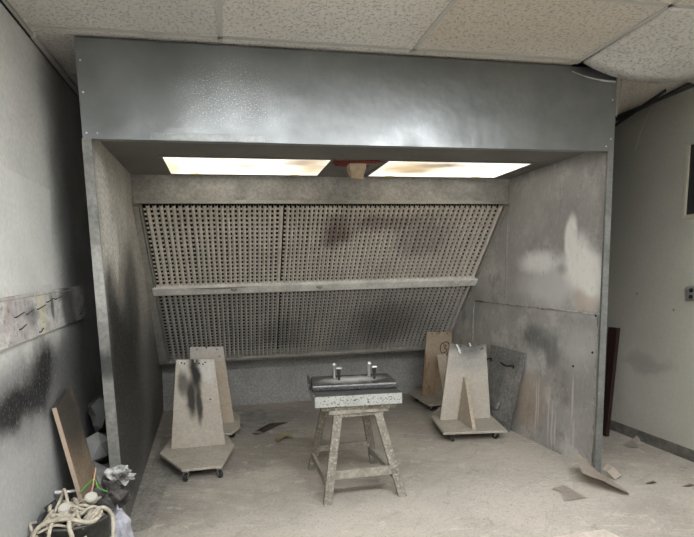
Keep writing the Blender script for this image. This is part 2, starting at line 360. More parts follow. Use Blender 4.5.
# header sheet with a folded lower lip
b = B(); box(b, (-.035, 0, HB), (W + .012, .006, LZ - .018)); hd = obj('header_panel', b, m_header, booth)
b = B(); box(b, (-.035, .006, HB), (W + .012, .05, HB + .006)); obj('lip', b, m_flange, hd)
m_rivet = mat('bright_rivet', (.75, .75, .74), .3, .9)
for (x, z) in ((-.012, 2.79), (-.012, 2.62), (-.012, 2.40), (.044, 2.40), (3.415, 2.71), (3.415, 2.45), (3.38, 2.40), (1.0, 2.40)):
    obj('rivet', ball(B(), (x, -.001, z), .0065, 1, scale=(1, .5, 1)), m_rivet, hd)
# dent in the upper right corner, its highlight put in as brighter metal
b = B(); tube(b, smooth_path([(3.09, -.002, 2.880), (3.20, -.004, 2.850), (3.32, -.006, 2.832), (3.425, -.006, 2.828)]), [.002] * 6 + [.004] * 6 + [.007] * 7, 8)
obj('dented_crease', b, mat('crease_highlight', (.62, .62, .60), .35, .8), hd, smooth=True)
# thin doubler strip riveted along the lower left of the header
b = B(); box(b, (.33, -.004, HB + .002), (1.005, 0, HB + .042)); obj('patch_strip', b, m_flange, hd, bev=.001)
# plenum behind the header
for xx in (-.035, W - .005): obj('plenum_side', box(B(), (xx, .006, HB + .06), (xx + .015, 3.1, LZ - .02)), m_strip, booth)
# side panels as hollow-edged leaves (bilinear: the bottoms have drifted)
def leaf(ft, fb, bt, bb, th, zt):
    """ft/fb/bt/bb: inner-face x at front top, front bottom, back top, back bottom"""
    b = B(); ny, nz = 16, 12
    def X_(y, z): v = (y - .01) / 3.04; u = z / zt; return (fb + (ft - fb) * u) * (1 - v) + (bb + (bt - bb) * u) * v
    G_ = [[[b.verts.new((X_(y, z) + o, y, z)) for z in [zt * k / nz for k in range(nz + 1)]] for y in [.01 + 3.04 * k / ny for k in range(ny + 1)]] for o in (0, th)]
    for g_ in G_:
        for i in range(ny):
            for k in range(nz): b.faces.new((g_[i][k], g_[i + 1][k], g_[i + 1][k + 1], g_[i][k + 1]))
    p_, q_ = G_
    for i in range(ny):
        for k in (0, nz): b.faces.new((p_[i][k], p_[i + 1][k], q_[i + 1][k], q_[i][k]))
    for k in range(nz):
        for i in (0, ny): b.faces.new((p_[i][k], p_[i][k + 1], q_[i][k + 1], q_[i][k]))
    return b
lp = obj('side_panel', leaf(.0, .022, .0, -.085, -.02, HB + .07), m_lpanel, booth); lp['label'] = 'left side panel with black and tan overspray'
rp = obj('side_panel', leaf(W, W + .02, W, 3.30, .02, HB + .07), m_rpanel, booth); rp['label'] = 'right side panel with white spray patches and painted-in glare'
b = B(); hexa(b, [(-.045, -.006, 0), (.022, -.006, 0), (.022, .012, 0), (-.045, .012, 0), (-.04, -.006, HB), (.012, -.006, HB), (.012, .012, HB), (-.04, .012, HB)])
hexa(b, [(-.045, .012, 0), (-.038, .012, 0), (-.038, .07, 0), (-.045, .07, 0), (-.04, .012, HB), (-.033, .012, HB), (-.033, .07, HB), (-.04, .07, HB)])
obj('front_flange', b, m_flange_l, lp)
b = B(); hexa(b, [(W - .03, -.006, 0), (W + .026, -.006, 0), (W + .026, .012, 0), (W - .03, .012, 0), (W - .037, -.006, HB), (W + .008, -.006, HB), (W + .008, .012, HB), (W - .037, .012, HB)])
hexa(b, [(W + .019, .012, 0), (W + .026, .012, 0), (W + .026, .07, 0), (W + .019, .07, 0), (W + .001, .012, HB), (W + .008, .012, HB), (W + .008, .07, HB), (W + .001, .07, HB)])
obj('front_flange', b, m_flange, rp)
# overlapping lower sheet on the right panel: its upper edge stands out as a seam
def rx(y, z): v = (y - .01) / 3.04; u = z / (HB + .07); return (W + .02 - .02 * u) * (1 - v) + (3.30 + (W - 3.30) * u) * v
ms_ = mat('dusty_seam', (.50, .48, .43), .6, .2, var=(.22, .21, .2), vscale=18)
b = B(); tube(b, [(rx(y, 1.215) - .003, y, 1.215 + .012 * y) for y in (.06, .5, 1.0, 1.5, 1.95)], .007, 6); obj('seam_strip', b, ms_, rp, smooth=True); b = B()
tube(b, [(rx(1.98, z) - .003, 1.98, z) for z in (.05, .4, .8, 1.24)], .006, 6); obj('seam_strip', b, ms_, rp, smooth=True); b = B(); tube(b, [(rx(.08, z) - .003, .08, z) for z in (.02, .4, .8, 1.2)], .005, 6)
obj('seam_strip', b, ms_, rp, smooth=True)
b = B(); tube(b, [(rx(1.36, z) - .003, 1.36, z) for z in (1.3, 1.8, 2.38)], .005, 6); obj('seam_strip', b, m_strip, rp, smooth=True)
for (y, z) in ((.10, 1.205), (.75, 1.22), (.12, .92), (.33, .78)): obj('screw', ball(B(), (rx(y, z) - .004, y, z), .011, 1, scale=(.5, 1, 1)), m_dark, rp)
# inner ceiling, back strip
obj('ceiling_panel', box(B(), (-.002, .05, HB + .055), (W + .002, 1.40, HB + .065)), m_bceil, booth)
ZS = 2.19
b = B(); box(b, (.0, 1.36, ZS), (W, 1.375, HB + .06)); sp = obj('back_strip', b, m_strip, booth)
b = B(); hexa(b, [(.012, 1.335, ZS - .002), (W - .012, 1.335, ZS - .002), (W - .012, 1.37, ZS - .002), (.012, 1.37, ZS - .002), (.012, 1.34, ZS + .028), (W - .012, 1.34, ZS + .028), (W - .012, 1.37, ZS + .032), (.012, 1.37, ZS + .032)])
obj('lower_lip', b, m_frame, sp)
# pleated filters on the sloping back
A0 = Vector((0, 1.36, 2.188)); A1 = Vector((0, 2.70, .63)); SL = (A1 - A0).length; D = (A1 - A0) / SL; N = Vector((0, D.z, -D.y)).normalized()   # N towards the painter and down
if N.y > 0: N = -N
def S(x, v, h=0.): return Vector((x, 0, 0)) + A0 + D * v + N * h
def filter_bm(x0, x1, v0, v1, seed):
    r = random.Random(seed); b = B(); x = x0; rh = .046
    nrow = max(1, round((v1 - v0) / rh)); rh = (v1 - v0) / nrow
    while x < x1 - .01:
        xm = (x - 1.55) / 1.6; p = .042 + .014 * abs(xm) ** 1.3 + r.uniform(-.002, .002)
        if x + p * 1.6 > x1: p = x1 - x
        wv = p * .40                                   # open valley
        a, c = x + wv, x + p; mid = (a + c) / 2; h = .016
        wob = r.uniform(-.004, .004)
        def strip(prof):
            ends = []
            for v in (v0, (v0 + v1) / 2, v1):
                k = wob if v not in (v0, v1) else 0
                ends.append([b.verts.new(S(px + k, v, ph)) for px, ph in prof])
            for e, f in zip(ends, ends[1:]):
                for i in range(len(prof) - 1): b.faces.new((e[i], e[i + 1], f[i + 1], f[i]))
        strip([(a, -.012), (a + p * .05, h * .35), (mid - p * .09, h), (mid + p * .09, h), (c - p * .05, h * .35), (c, -.012)])
        off = r.uniform(-.003, .003)
        for k in range(nrow):                          # bridges between the holes
            s = v0 + (k + .55) * rh + off; e = s + rh * .46
            if e > v1: e = v1
            vs = [b.verts.new(S(px, vv, ph)) for vv in (s, e) for px, ph in ((x - .001, .001), ((x + a) / 2, .006), (a + .001, .001))]
            b.faces.new((vs[0], vs[1], vs[4], vs[3])); b.faces.new((vs[1], vs[2], vs[5], vs[4]))
        x += p
    return b
VB0, VB1 = .955 * (SL / 2.06), 1.02 * (SL / 2.06)
VB0 = (2.188 - 1.500) / (-D.z); VB1 = (2.188 - 1.432) / (-D.z)
bank = obj('filter_bank', (lambda b: (box(b, (.05, 1.42, .60), (.051, 1.43, .61)), b)[1])(B()), m_dark, booth) if False else None
for (x0, x1, v0, v1, sd, lab, fm) in ((.075, 1.26, .012, VB0, 1, 'upper left filter, tan and even', m_filter), (1.27, 3.375, .012, VB0, 2, 'upper right filter with dark stains', m_filter),
                                      (.075, 1.26, VB1, SL - .035, 3, 'lower left filter, grey', m_filter_low), (1.27, 3.375, VB1, SL - .035, 4, 'lower right filter, darkened at the middle', m_filter_low)):
    o = obj('filter', filter_bm(x0, x1, v0, v1, sd), fm, booth); o['label'] = lab
# black sheet behind the filters paints the plenum's shade
b = B(); slab(b, [S(.0, -.01, -.10), S(W, -.01, -.10), S(W, SL, -.10), S(.0, SL, -.10)], N * -.01); obj('plenum_shade_sheet', b, m_dark, booth)
# frame: side rails, bottom rail, middle bar
def rail(x0, x1, v0, v1, h0, h1, m, name, x0b=None, x1b=None):
    x0b = x0 if x0b is None else x0b; x1b = x1 if x1b is None else x1b
    b = B(); hexa(b, [S(x0, v0, h0), S(x1, v0, h0), S(x1b, v1, h0), S(x0b, v1, h0), S(x0, v0, h1), S(x1, v0, h1), S(x1b, v1, h1), S(x0b, v1, h1)])
    return obj(name, b, m, booth, bev=.003)
rail(.0, .045, .0, SL, -.08, .035, m_frame, 'side_rail', -.05, .045)
rail(.052, .066, .0, SL, -.05, .03, m_frame, 'side_rail')
rail(3.38, W, .0, SL, -.08, .03, m_frame, 'side_rail', 3.38, W - .05)
rail(-.04, W, SL - .035, SL, -.08, .035, m_frame, 'bottom_rail', -.04, W - .03)
rail(.03, 3.41, VB0, VB1, -.02, .05, m_bar, 'middle_bar')
mb = booth.children[-1]
for x in (.80, 1.66, 3.16):
    b = B(); ball(b, S(x, (VB0 + VB1) / 2 - .015, .055), .022, 2, .3, x, (1.5, .6, .9)); o = obj('dust_clump', b, m_bar if x > 3 else m_frame, mb, smooth=True)
# filters have frayed wavy paint scallops on the bar's left end
b = B(); slab(b, [S(.42, VB0 + .001, .053), S(.60, VB0 + .022, .053), S(.76, VB0 + .02, .053), S(.96, VB0 + .001, .053)], N * .003)
obj('peeled_paint', b, m_frame, mb)
# lower back sheet; a black sheet paints the shade in the gap above
b = B(); hexa(b, [(-.09, 3.0, 0), (3.34, 3.0, 0), (3.34, 3.02, 0), (-.09, 3.02, 0), (-.06, 3.0, .58), (3.38, 3.0, .58), (3.38, 3.02, .58), (-.06, 3.02, .58)])
obj('lower_back_panel', b, m_bback, booth)
b = B(); box(b, (-.06, 3.0, .58), (W, 3.05, 2.4)); obj('rear_shade_sheet', b, m_dark, booth)
# booth lights
def booth_light(x, label, stains):
    z = HB + .052; y = .675
    f = B()
    for a, c in (((x - .03, y - .03), (x + 1.25, y)), ((x - .03, y + .61), (x + 1.25, y + .64)), ((x - .03, y), (x, y + .61)), ((x + 1.22, y), (x + 1.25, y + .61))):
        box(f, (a[0], a[1], z - .002), (c[0], c[1], z + .004))
    fo = obj('light_fixture', f, m_bceil, booth); fo['label'] = label
    obj('lens', box(B(), (x, y, z - .001), (x + 1.22, y + .61, z + .003)), lens_mat('stained_lens', x, stains), fo)
    for k in (.16, .84): obj('lens_clip', ball(B(), (x + 1.22 * k, y + .605, z - .004), .035, 1, .1, k, (1.5, .7, .25)), mat('yellowed_clip', (.45, .38, .16), .6), fo)
Zl = HB + .05
booth_light(.33, 'left booth light with a brown burn mark at its right end',
    [((1.36, .78, Zl), (.20, .16, 1), (.20, .11, .05), .85), ((1.46, 1.0, Zl), (.15, .3, 1), (.42, .30, .15), .8), ((.35, 1.0, Zl), (.10, .4, 1), (.55, .5, .22), .7), ((.9, .95, Zl), (.35, .07, 1), (.42, .38, .30), .6)])
booth_light(2.01, 'right booth light with tan stains at its left end',
    [((2.30, .92, Zl), (.36, .30, 1), (.40, .27, .11), .95), ((2.50, .80, Zl), (.22, .10, 1), (.06, .035, .02), .9), ((2.38, 1.05, Zl), (.15, .07, 1), (.14, .09, .04), .7), ((2.9, .8, Zl), (.3, .07, 1), (.42, .36, .3), .6)])

# sprinkler head wrapped in a paper bag, held by red tape, between the lights
sk = thing('sprinkler_head', 'sprinkler head wrapped in a tan paper bag with red tape between the booth lights', 'sprinkler', (1.78, .84, HB + .055))
m_red = mat('red_tape', (.22, .03, .025), .6, 0, var=(.12, .02, .02), vscale=20)
b = B()
slab(b, [(1.58, .70, 2.415), (1.92, .66, 2.415), (1.96, .74, 2.415), (1.60, .78, 2.415)], (0, 0, .006)); slab(b, [(1.64, .78, 2.413), (1.90, .84, 2.413), (1.88, .92, 2.413), (1.62, .86, 2.413)], (0, 0, .005))
slab(b, [(1.57, .66, 2.41), (1.61, .66, 2.395), (1.63, .80, 2.41), (1.59, .80, 2.415)], (0, 0, .006)); slab(b, [(1.90, .62, 2.405), (1.98, .64, 2.398), (1.96, .68, 2.41), (1.90, .68, 2.415)], (0, 0, .006))
obj('tape', b, m_red, sk)
b = B(); hexa(b, [(1.745, .80, 2.315), (1.835, .81, 2.305), (1.84, .88, 2.31), (1.75, .88, 2.318), (1.715, .76, 2.415), (1.85, .76, 2.415), (1.85, .90, 2.415), (1.72, .90, 2.415)])
bmesh.ops.subdivide_edges(b, edges=b.edges[:], cuts=2, use_grid_fill=True)
for v in b.verts: v.co += Vector((noise.noise(v.co * 30), noise.noise(v.co * 30 + Vector((5, 0, 0))), 0)) * .012
obj('paper_bag', b, mat('tan_bag_paper', (.52, .42, .30), .85, 0, var=(.42, .33, .23), vscale=18), sk)

# ------------------------------------------------------------------ dollies
m_ply = mat('sprayed_plywood', (.42, .35, .27), .75, 0, var=(.48, .42, .34), vscale=4, bump=.3, bscale=70, grain=.18)
m_plyedge = mat('plywood_base', (.36, .325, .275), .75, 0, var=(.44, .40, .34), vscale=6, bump=.2, bscale=70, grain=.18)
m_caster = mat('black_caster_rubber', (.035, .034, .032), .6); m_steel = mat('dull_caster_steel', (.35, .34, .32), .45, .7)
def dolly(label, base, bl, br, tl, tr, m_board, gusset=None, casters=(), lean=(0, 0), hooks=False, th=.02, holes=()):
    """base: floor polygon; board corners bottom-left/right, top-left/right"""
    cx = sum(p[0] for p in base) / len(base); cy = sum(p[1] for p in base) / len(base)
    t = thing('paint_dolly', label, 'dolly', (cx, cy, 0), 'rolling wooden dollies with upright boards')
    zb = .082
    b = B(); slab(b, [(x, y, zb) for x, y in base], (0, 0, .022)); obj('base_board', b, m_plyedge, t, bev=.002)
    # upright board with notched top edge and screw holes
    bl, br, tl, tr = map(Vector, (bl, br, tl, tr)); nrm = (br - bl).cross(tl - bl).normalized()
    if nrm.y > 0: nrm = -nrm
    top = []
    for u, dz in ((1, 0), (.80, 0), (.785, -.018), (.765, 0), (.52, 0), (.50, -.028), (.47, -.026), (.46, 0), (.2, 0), (0, 0)):
        top.append(tl + (tr - tl) * u + Vector((0, 0, dz)))
    b = B(); slab(b, [bl, br] + top, -nrm * th); obj('upright_board', b, m_board, t)
    for u, v in holes:
        p = tl + (tr - tl) * u + (bl - tl) * v * (1 - u) + (br - tr) * v * u
        obj('screw_hole', tube(B(), [p + nrm * .0005, p + nrm * .0025], .007, 8), m_dark, t)
    if gusset:
        g0, g1, g2, g3, gt = gusset          # foot front, foot back, top back, top front, thickness vector
        b = B(); slab(b, [g0, g1, g2, g3], gt); obj('gusset', b, m_ply, t, bev=.002)
    for (x, y, a) in casters:
        c = B(); d = Vector((math.cos(a), math.sin(a), 0)); s = Vector((-d.y, d.x, 0)); p = Vector((x, y, 0)) + d * .016
        ww = Vector((p.x, p.y, .0295)); tube(c, [ww - s * .013, ww - s * .010, ww + s * .010, ww + s * .013], [.025, .029, .029, .025], 16)
        wo = obj('caster', c, m_caster, t, smooth=False)
        h = B()
        for k in (-1, 1): slab(h, [ww + s * k * .016 + d * -.004 + Vector((0, 0, -.006)), ww + s * k * .016 + d * .010 + Vector((0, 0, -.006)), Vector((x, y, zb - .006)) + s * k * .016 + d * .012, Vector((x, y, zb - .006)) + s * k * .014 - d * .022], s * k * .003)
        tube(h, [(x, y, zb - .008), (x, y, zb)], .024, 12); obj('caster_fork', h, m_steel, wo)
    return t
rel = lambda base, p: (p[0] - sum(q[0] for q in base) / len(base), p[1] - sum(q[1] for q in base) / len(base), p[2])
# front left
bs = [(.316, .676), (.619, .679), (.722, 1.15), (.66, 1.50), (.15, 1.52), (.103, 1.10)]
m1 = mat('board_black_streaks', (.45, .40, .335), .6, 0, var=(.50, .46, .40), vscale=4, bump=.3, bscale=80, grain=.12,
    blobs=[(rel(bs, (.43, 1.16, .80)), (.055, .5, .25), (.02, .02, .02), .96, dict(wob=.03)), (rel(bs, (.38, 1.16, .55)), (.045, .5, .2), (.02, .02, .02), .93, dict(wob=.03)),
           (rel(bs, (.44, 1.16, .48)), (.03, .5, .2), (.02, .02, .02), .9, dict(wob=.03)), (rel(bs, (.32, 1.16, .68)), (.045, .5, .14), (.05, .05, .05), .75, dict(wob=.04)),
           (rel(bs, (.54, 1.16, .80)), (.09, .5, .14), (.58, .57, .54), .75), (rel(bs, (.31, 1.16, .85)), (.05, .5, .1), (.6, .6, .57), .6)])
dolly('wooden dolly with black-streaked upright board, front of the left pair', bs, (.185, 1.20, .097), (.645, 1.20, .097), (.282, 1.15, .885), (.590, 1.15, .872), m1,
    casters=((.345, .70, 4.4), (.595, .705, 5.2), (.62, 1.42, .4), (.18, 1.42, 2.6)), holes=((.14, .03), (.22, .04), (.60, .04), (.70, .05), (.76, .03), (.80, .45)))
# rear left
bs = [(.36, 1.56), (.70, 1.53), (.785, 1.72), (.80, 2.10), (.70, 2.50), (.36, 2.50)]
m2 = mat('board_tan_edge', (.44, .36, .28), .6, 0, var=(.48, .41, .33), vscale=5, bump=.25, bscale=80, grain=.12, blobs=[(rel(bs, (.5, 1.9, .88)), (.4, .5, .14), (.50, .48, .45), .8)])
dolly('wooden dolly with plain tan upright board, half hidden behind the black-streaked one', bs, (.30, 1.90, .097), (.735, 1.90, .097), (.347, 1.90, .894), (.663, 1.90, .878), m2,
    casters=((.72, 1.72, 2.4), (.42, 1.68, .5), (.66, 2.38, .2), (.42, 2.38, 2.)), holes=((.2, .03), (.8, .03), (.85, .12)))
# front right
bs = [(2.60, .98), (3.185, .885), (3.295, 1.38), (3.23, 1.78), (2.93, 1.86), (2.705, 1.52)]
m3 = mat('board_dark_top', (.47, .425, .36), .6, 0, var=(.52, .48, .42), vscale=4, bump=.3, bscale=80, grain=.12,
    blobs=[(rel(bs, (3.03, 1.35, .85)), (.26, .6, .13), (.035, .035, .035), .92), (rel(bs, (3.04, 1.35, .70)), (.26, .6, .16), (.34, .335, .32), .7)])
dolly('wooden dolly with triangular brace and grey-topped board, front of the right pair', bs, (2.735, 1.37, .097), (3.245, 1.31, .097), (2.826, 1.35, .868), (3.195, 1.33, .842), m3,
    gusset=((2.885, .97, .104), (2.905, 1.342, .104), (2.962, 1.342, .53), (2.955, 1.30, .53), (.034, 0, 0)),
    casters=((2.70, 1.0, 1.0), (3.13, .97, 2.2), (3.2, 1.45, .4), (2.86, 1.62, 2.6)), holes=((.90, .05), (.86, .06), (.30, .03)))
dl = [o for o in C.objects if o.name.startswith('paint_dolly')][-1]
m_bt = mat('bright_tape', (.8, .8, .78), .5)
for a, c in (((2.885, 1.335, .86), (2.925, 1.335, .79)), ((3.02, 1.335, .866), (3.035, 1.335, .835)), ((2.905, 1.333, .80), (2.93, 1.333, .77))): obj('bright_tape_mark', beam(B(), a, c, .012, .012), m_bt, dl)
# rear right
bs = [(2.86, 1.98), (3.18, 1.97), (3.29, 2.22), (3.27, 2.80), (3.05, 2.88), (2.855, 2.58)]
m4 = mat('board_brown_scratched', (.36, .265, .18), .7, 0, var=(.27, .19, .125), vscale=6, bump=.3, bscale=60, grain=.15,
    blobs=[(rel(bs, (3.15, 2.4, .70)), (.3, .6, .2), (.40, .33, .25), .8)])
dolly('wooden dolly with brown scratched board and marker scrawl, back of the right pair', bs, (2.955, 2.42, .097), (3.30, 2.42, .097), (3.022, 2.44, .862), (3.345, 2.44, .848), m4,
    gusset=((3.07, 2.03, .097), (3.10, 2.40, .097), (3.16, 2.40, .56), (3.10, 2.33, .60), (.12, .02, 0)),
    casters=((2.95, 2.08, 2.2), (3.18, 2.07, 1.), (3.24, 2.66, .4), (2.96, 2.56, 2.)), holes=((.2, .03), (.4, .02), (.8, .03)))
dl = [o for o in C.objects if o.name.startswith('paint_dolly')][-1]
b = B()
def scrawl(pts): tube(b, smooth_path([(x, 2.435, z) for x, z in pts], 5), .005, 5)
scrawl([(3.23, .72), (3.20, .70), (3.19, .64), (3.22, .585), (3.27, .58), (3.30, .62), (3.305, .69), (3.28, .73), (3.23, .72)])
scrawl([(3.225, .695), (3.265, .69), (3.24, .66), (3.275, .635), (3.25, .605), (3.22, .61)])
obj('marker_scrawl', b, m_dark, dl)
b = B()
for a, c in (((3.00, .60), (2.99, .30)), ((2.99, .30), (3.06, .14)), ((3.00, .16), (3.06, .22)), ((3.05, .50), (3.01, .40))): tube(b, [(a[0], 2.425, a[1]), (c[0], 2.42, c[1])], .003, 4)
obj('scratch', b, mat('dark_scratch', (.12, .08, .05), .8), dl)

# ------------------------------------------------------------------ stool with the padded top
m_leg = mat('sprayed_wood_leg', (.27, .25, .215), .65, .1, var=(.17, .15, .12), vscale=14, bump=.5, bscale=90, grain=.25, speck=(.62, .60, .55), sscale=60, samount=.4)
m_str = mat('sprayed_wood_stretcher', (.33, .305, .26), .7, 0, var=(.22, .20, .165), vscale=12, bump=.4, bscale=90, grain=.2)
st = thing('work_stool', 'wooden spray-painting stool with splayed legs and side stretchers, speckled grey', 'stool', (1.59, .32, 0))
LG = {'fl': ((1.325, .0, 0), (1.44, .12, .60)), 'fr': ((1.865, .0, 0), (1.725, .12, .60)), 'bl': ((1.325, .68, 0), (1.43, .50, .60)), 'br': ((1.850, .68, 0), (1.725, .50, .60))}
def at(k, z):
    a, c = map(Vector, LG[k]); return a + (c - a) * (z / .60)
for k in LG:
    a, c = map(Vector, LG[k]); d = (c - a); s = Vector((1, 0, 0)) * .030; u = Vector((0, 1, 0)) * .016
    a2 = a; c2 = c
    b = B(); hexa(b, [a2 - s - u, a2 + s - u, a2 + s + u, a2 - s + u, c2 - s - u, c2 + s - u, c2 + s + u, c2 - s + u]); obj('leg', b, m_leg, st, bev=.003)
def stretch(p, q, w, h, name='stretcher'):
    obj(name, beam(B(), p, q, w, h), m_str, st, bev=.003)
stretch(at('fl', .19) + Vector((.02, -.0, 0)), at('fr', .19) + Vector((-.02, 0, 0)), .03, .062)
stretch(at('bl', .19) + Vector((.02, 0, 0)), at('br', .19) + Vector((-.02, 0, 0)), .03, .05)
stretch(at('fl', .14) + Vector((-.02, .02, 0)), at('bl', .14) + Vector((-.02, -.02, 0)), .022, .055)
stretch(at('fr', .14) + Vector((-.01, .02, 0)), at('br', .14) + Vector((-.01, -.02, 0)), .022, .05)
b = B(); box(b, (1.37, .09, .60), (1.80, .54, .628)); obj('seat', b, m_str, st, bev=.003)
for y in (.105, .49): obj('apron', box(B(), (1.40, y, .575), (1.77, y + .025, .60)), m_leg, st)
# speckled slab lying on the stool
m_slab = mat('speckled_foam', (.36, .365, .345), .8, 0, var=(.42, .43, .40), vscale=8, bump=.7, bscale=110, speck=(.07, .07, .068), sscale=70, samount=.95)
m_slabtop = mat('black_sprayed_top', (.05, .05, .05), .55, 0, var=(.09, .09, .088), vscale=10, speck=(.3, .3, .29), sscale=110, samount=.3)
def yawed(b, c, a):
    for v in b.verts:
        x, y = v.co.x - c[0], v.co.y - c[1]; v.co.x = c[0] + x * math.cos(a) - y * math.sin(a); v.co.y = c[1] + x * math.sin(a) + y * math.cos(a)
    return b
sl = thing('foam_block', 'thick speckled grey foam block with blackened top lying on the stool', 'block', (1.59, .27, .628))
b = B(); box(b, (1.285, .05, .662), (1.895, .46, .738)); obj('core', yawed(b, (1.59, .25), -.07), m_slab, sl, bev=.004)
b = B(); box(b, (1.290, .055, .738), (1.890, .455, .743)); obj('black_top_layer', yawed(b, (1.59, .25), -.07), m_slabtop, sl, bev=.001)
b = B(); box(b, (1.33, .085, .628), (1.86, .43, .662)); obj('plinth', yawed(b, (1.59, .25), -.07), m_leg, sl, bev=.002)
m_pad = mat('glossy_black_sprayed_pad', (.03, .03, .03), .26, 0, bump=.12, bscale=120, blobs=[((.0, .0, .05), (.24, .10, .2), (.62, .62, .58), .95, dict(soft=.9, wob=.05, wscale=9))], speck=(.45, .45, .42), sscale=150, samount=.35)  # pad middle paler and silvery, fading outwards
PC = (1.60, .32)
pd = thing('black_pad', 'glossy black pad with a silver middle on top of the foam block', 'pad', (PC[0], PC[1], .743))
b = B(); hexa(b, [(1.29, .175, .743), (1.91, .175, .743), (1.91, .47, .743), (1.29, .47, .743), (1.285, .18, .79), (1.905, .18, .79), (1.895, .485, .80), (1.30, .485, .80)])
obj('cushion', yawed(b, PC, -.10), m_pad, pd, bev=.014)
b = B(); beam(b, (1.275, .20, .775), (1.28, .46, .79), .02, .045); obj('end_flap', yawed(b, PC, -.10), m_pad, pd, bev=.004)
# two clamps standing on the pad
m_chrome = mat('tarnished_chrome', (.62, .62, .60), .3, .85); m_blk = mat('blackened_metal', (.03, .03, .03), .4, .3)
def clamp(x, y, label):
    t = thing('bracket_clamp', label, 'clamp', (x, y, .80), 'metal clamps standing on the black pad')
    b = B(); tube(b, smooth_path([(x, y + .06, .795), (x, y + .06, .85), (x - .004, y + .055, .89), (x + .002, y + .035, .905)], 4), [.013, .012, .011, .011, .011, .011, .012, .012, .013, .014, .016, .016, .012], 10); obj('white_post', b, m_chrome, t, smooth=True)
    b = B(); tube(b, [(x + .024, y, .794), (x + .024, y, .835), (x + .022, y - .002, .85), (x + .022, y - .002, .88)], [.010, .010, .016, .016], 10); obj('black_post', b, m_blk, t)
    b = B(); box(b, (x + .003, y - .02, .878), (x + .042, y + .02, .888)); obj('cap', b, m_chrome, t, bev=.002)
clamp(1.475, .33, 'left of the two metal clamps standing on the black pad')
clamp(1.735, .30, 'right of the two metal clamps standing on the black pad')

# ------------------------------------------------------------------ right: leaning boards
m_gb = mat('grey_sprayed_board', (.24, .235, .22), .55, .1, var=(.15, .147, .14), vscale=5, bump=.5, bscale=45, grain=.3, speck=(.4, .4, .39), sscale=40, samount=.35)
gb = thing('leaning_board', 'dark grey sprayed board leaning against the right booth panel behind the braced dolly', 'board', (3.33, 1.33, 0))
b = B(); p = [Vector(q) for q in ((3.270, 1.47, .002), (3.33, 1.12, .002), (3.388, .95, .80), (3.368, 1.56, .80))]; nn = (p[1] - p[0]).cross(p[3] - p[0]).normalized()
if nn.x > 0: nn = -nn
slab(b, p, -nn * .012); obj('panel', b, m_gb, gb)
for (y0, y1, z) in ((1.68, 1.50, .66), (1.29, 1.08, .655)):
    b = B(); tube(b, smooth_path([(3.335, y0, z + .005), (3.33, (y0 + y1) / 2, z - .01), (3.34, y1, z + .008), (3.342, y1 - .01, z - .015)]), .008, 6); obj('hanging_hook', b, m_dark, gb, smooth=True)
b = B(); slab(b, [(3.295, 1.36, .20), (3.30, 1.22, .27), (3.285, 1.25, .20)], (-.02, 0, .01)); obj('torn_flap', b, m_gb, gb)
b = B(); p = [(4.135, .74, 0), (4.155, .68, 0), (4.225, .62, 1.03), (4.205, .74, 1.03)]
solo('wood_plank', slab(b, [(4.11, .80, .002), (4.11, .748, .002), (4.26, .85, 1.0), (4.26, .965, 1.0)], (.035, 0, .0)), mat('dark_red_brown_wood', (.025, .012, .010), .6, 0, var=(.03, .015, .012), vscale=9),
     'dark red-brown plank leaning against the right wall beside the booth', 'plank', (4.12, .73, 0))
rl = B(); beam(rl, (4.285, 1.0, 2.885), (4.20, .16, 2.905), .03, .018)
solo('ceiling_rail', rl, m_blk, 'loose black ceiling rail hanging at the corner above the right wall', 'ceiling rail', (4.2, .16, 2.905), group='loose rails at the right ceiling corner')
rl = B(); beam(rl, (4.27, 1.2, 2.80), (4.12, .30, 2.90), .012, .022)
solo('ceiling_rail', rl, m_blk, 'loose ceiling rail sagging below the black one at the right wall', 'ceiling rail', (4.12, .30, 2.90), group='loose rails at the right ceiling corner')
# box of wires in the right wall
wb = thing('electrical_box', 'open electrical box with black wires in the right wall', 'electrical box', (4.32, .12, 1.955))
b = B(); box(b, (4.40, .0, 1.955), (4.415, .235, 2.485)); box(b, (4.32, .225, 1.955), (4.40, .235, 2.485)); box(b, (4.32, 0.0, 1.955), (4.40, .225, 1.965)); box(b, (4.32, 0, 2.475), (4.40, .225, 2.485)); obj('box_shell', b, m_dark, wb)
b = B(); box(b, (4.305, .235, 1.945), (4.32, .262, 2.49)); box(b, (4.305, -.01, 1.925), (4.32, .262, 1.955)); obj('wooden_rim', b, mat('cream_wood_rim', (.40, .37, .30), .7), wb, bev=.002)
for k in range(4):
    b = B(); y = .03 + .045 * k
    tube(b, smooth_path([(4.38, y, 2.47), (4.35, y + .03, 2.36), (4.34, y - .02, 2.22), (4.36, y + .02, 2.08), (4.38, y, 1.97)]), .012, 6); obj('wire', b, mat('grey_wire', (.13, .12, .11), .6) if k % 2 else m_blk, wb, smooth=True)
# metal switch box
ob = thing('outlet_box', 'small galvanized outlet box low on the right wall edge', 'outlet', (4.32, .12, 1.28))
b = B(); box(b, (4.295, .07, 1.285), (4.32, .175, 1.395)); obj('cover', b, m_steel, ob, bev=.006)
for z in (1.315, 1.365):
    b = B(); tube(b, [(4.297, .12, z), (4.290, .12, z)], .017, 14); obj('socket', b, m_dark, ob)
b = B(); box(b, (4.29, .15, 1.372), (4.296, .172, 1.392)); obj('mark', b, m_chrome, ob)
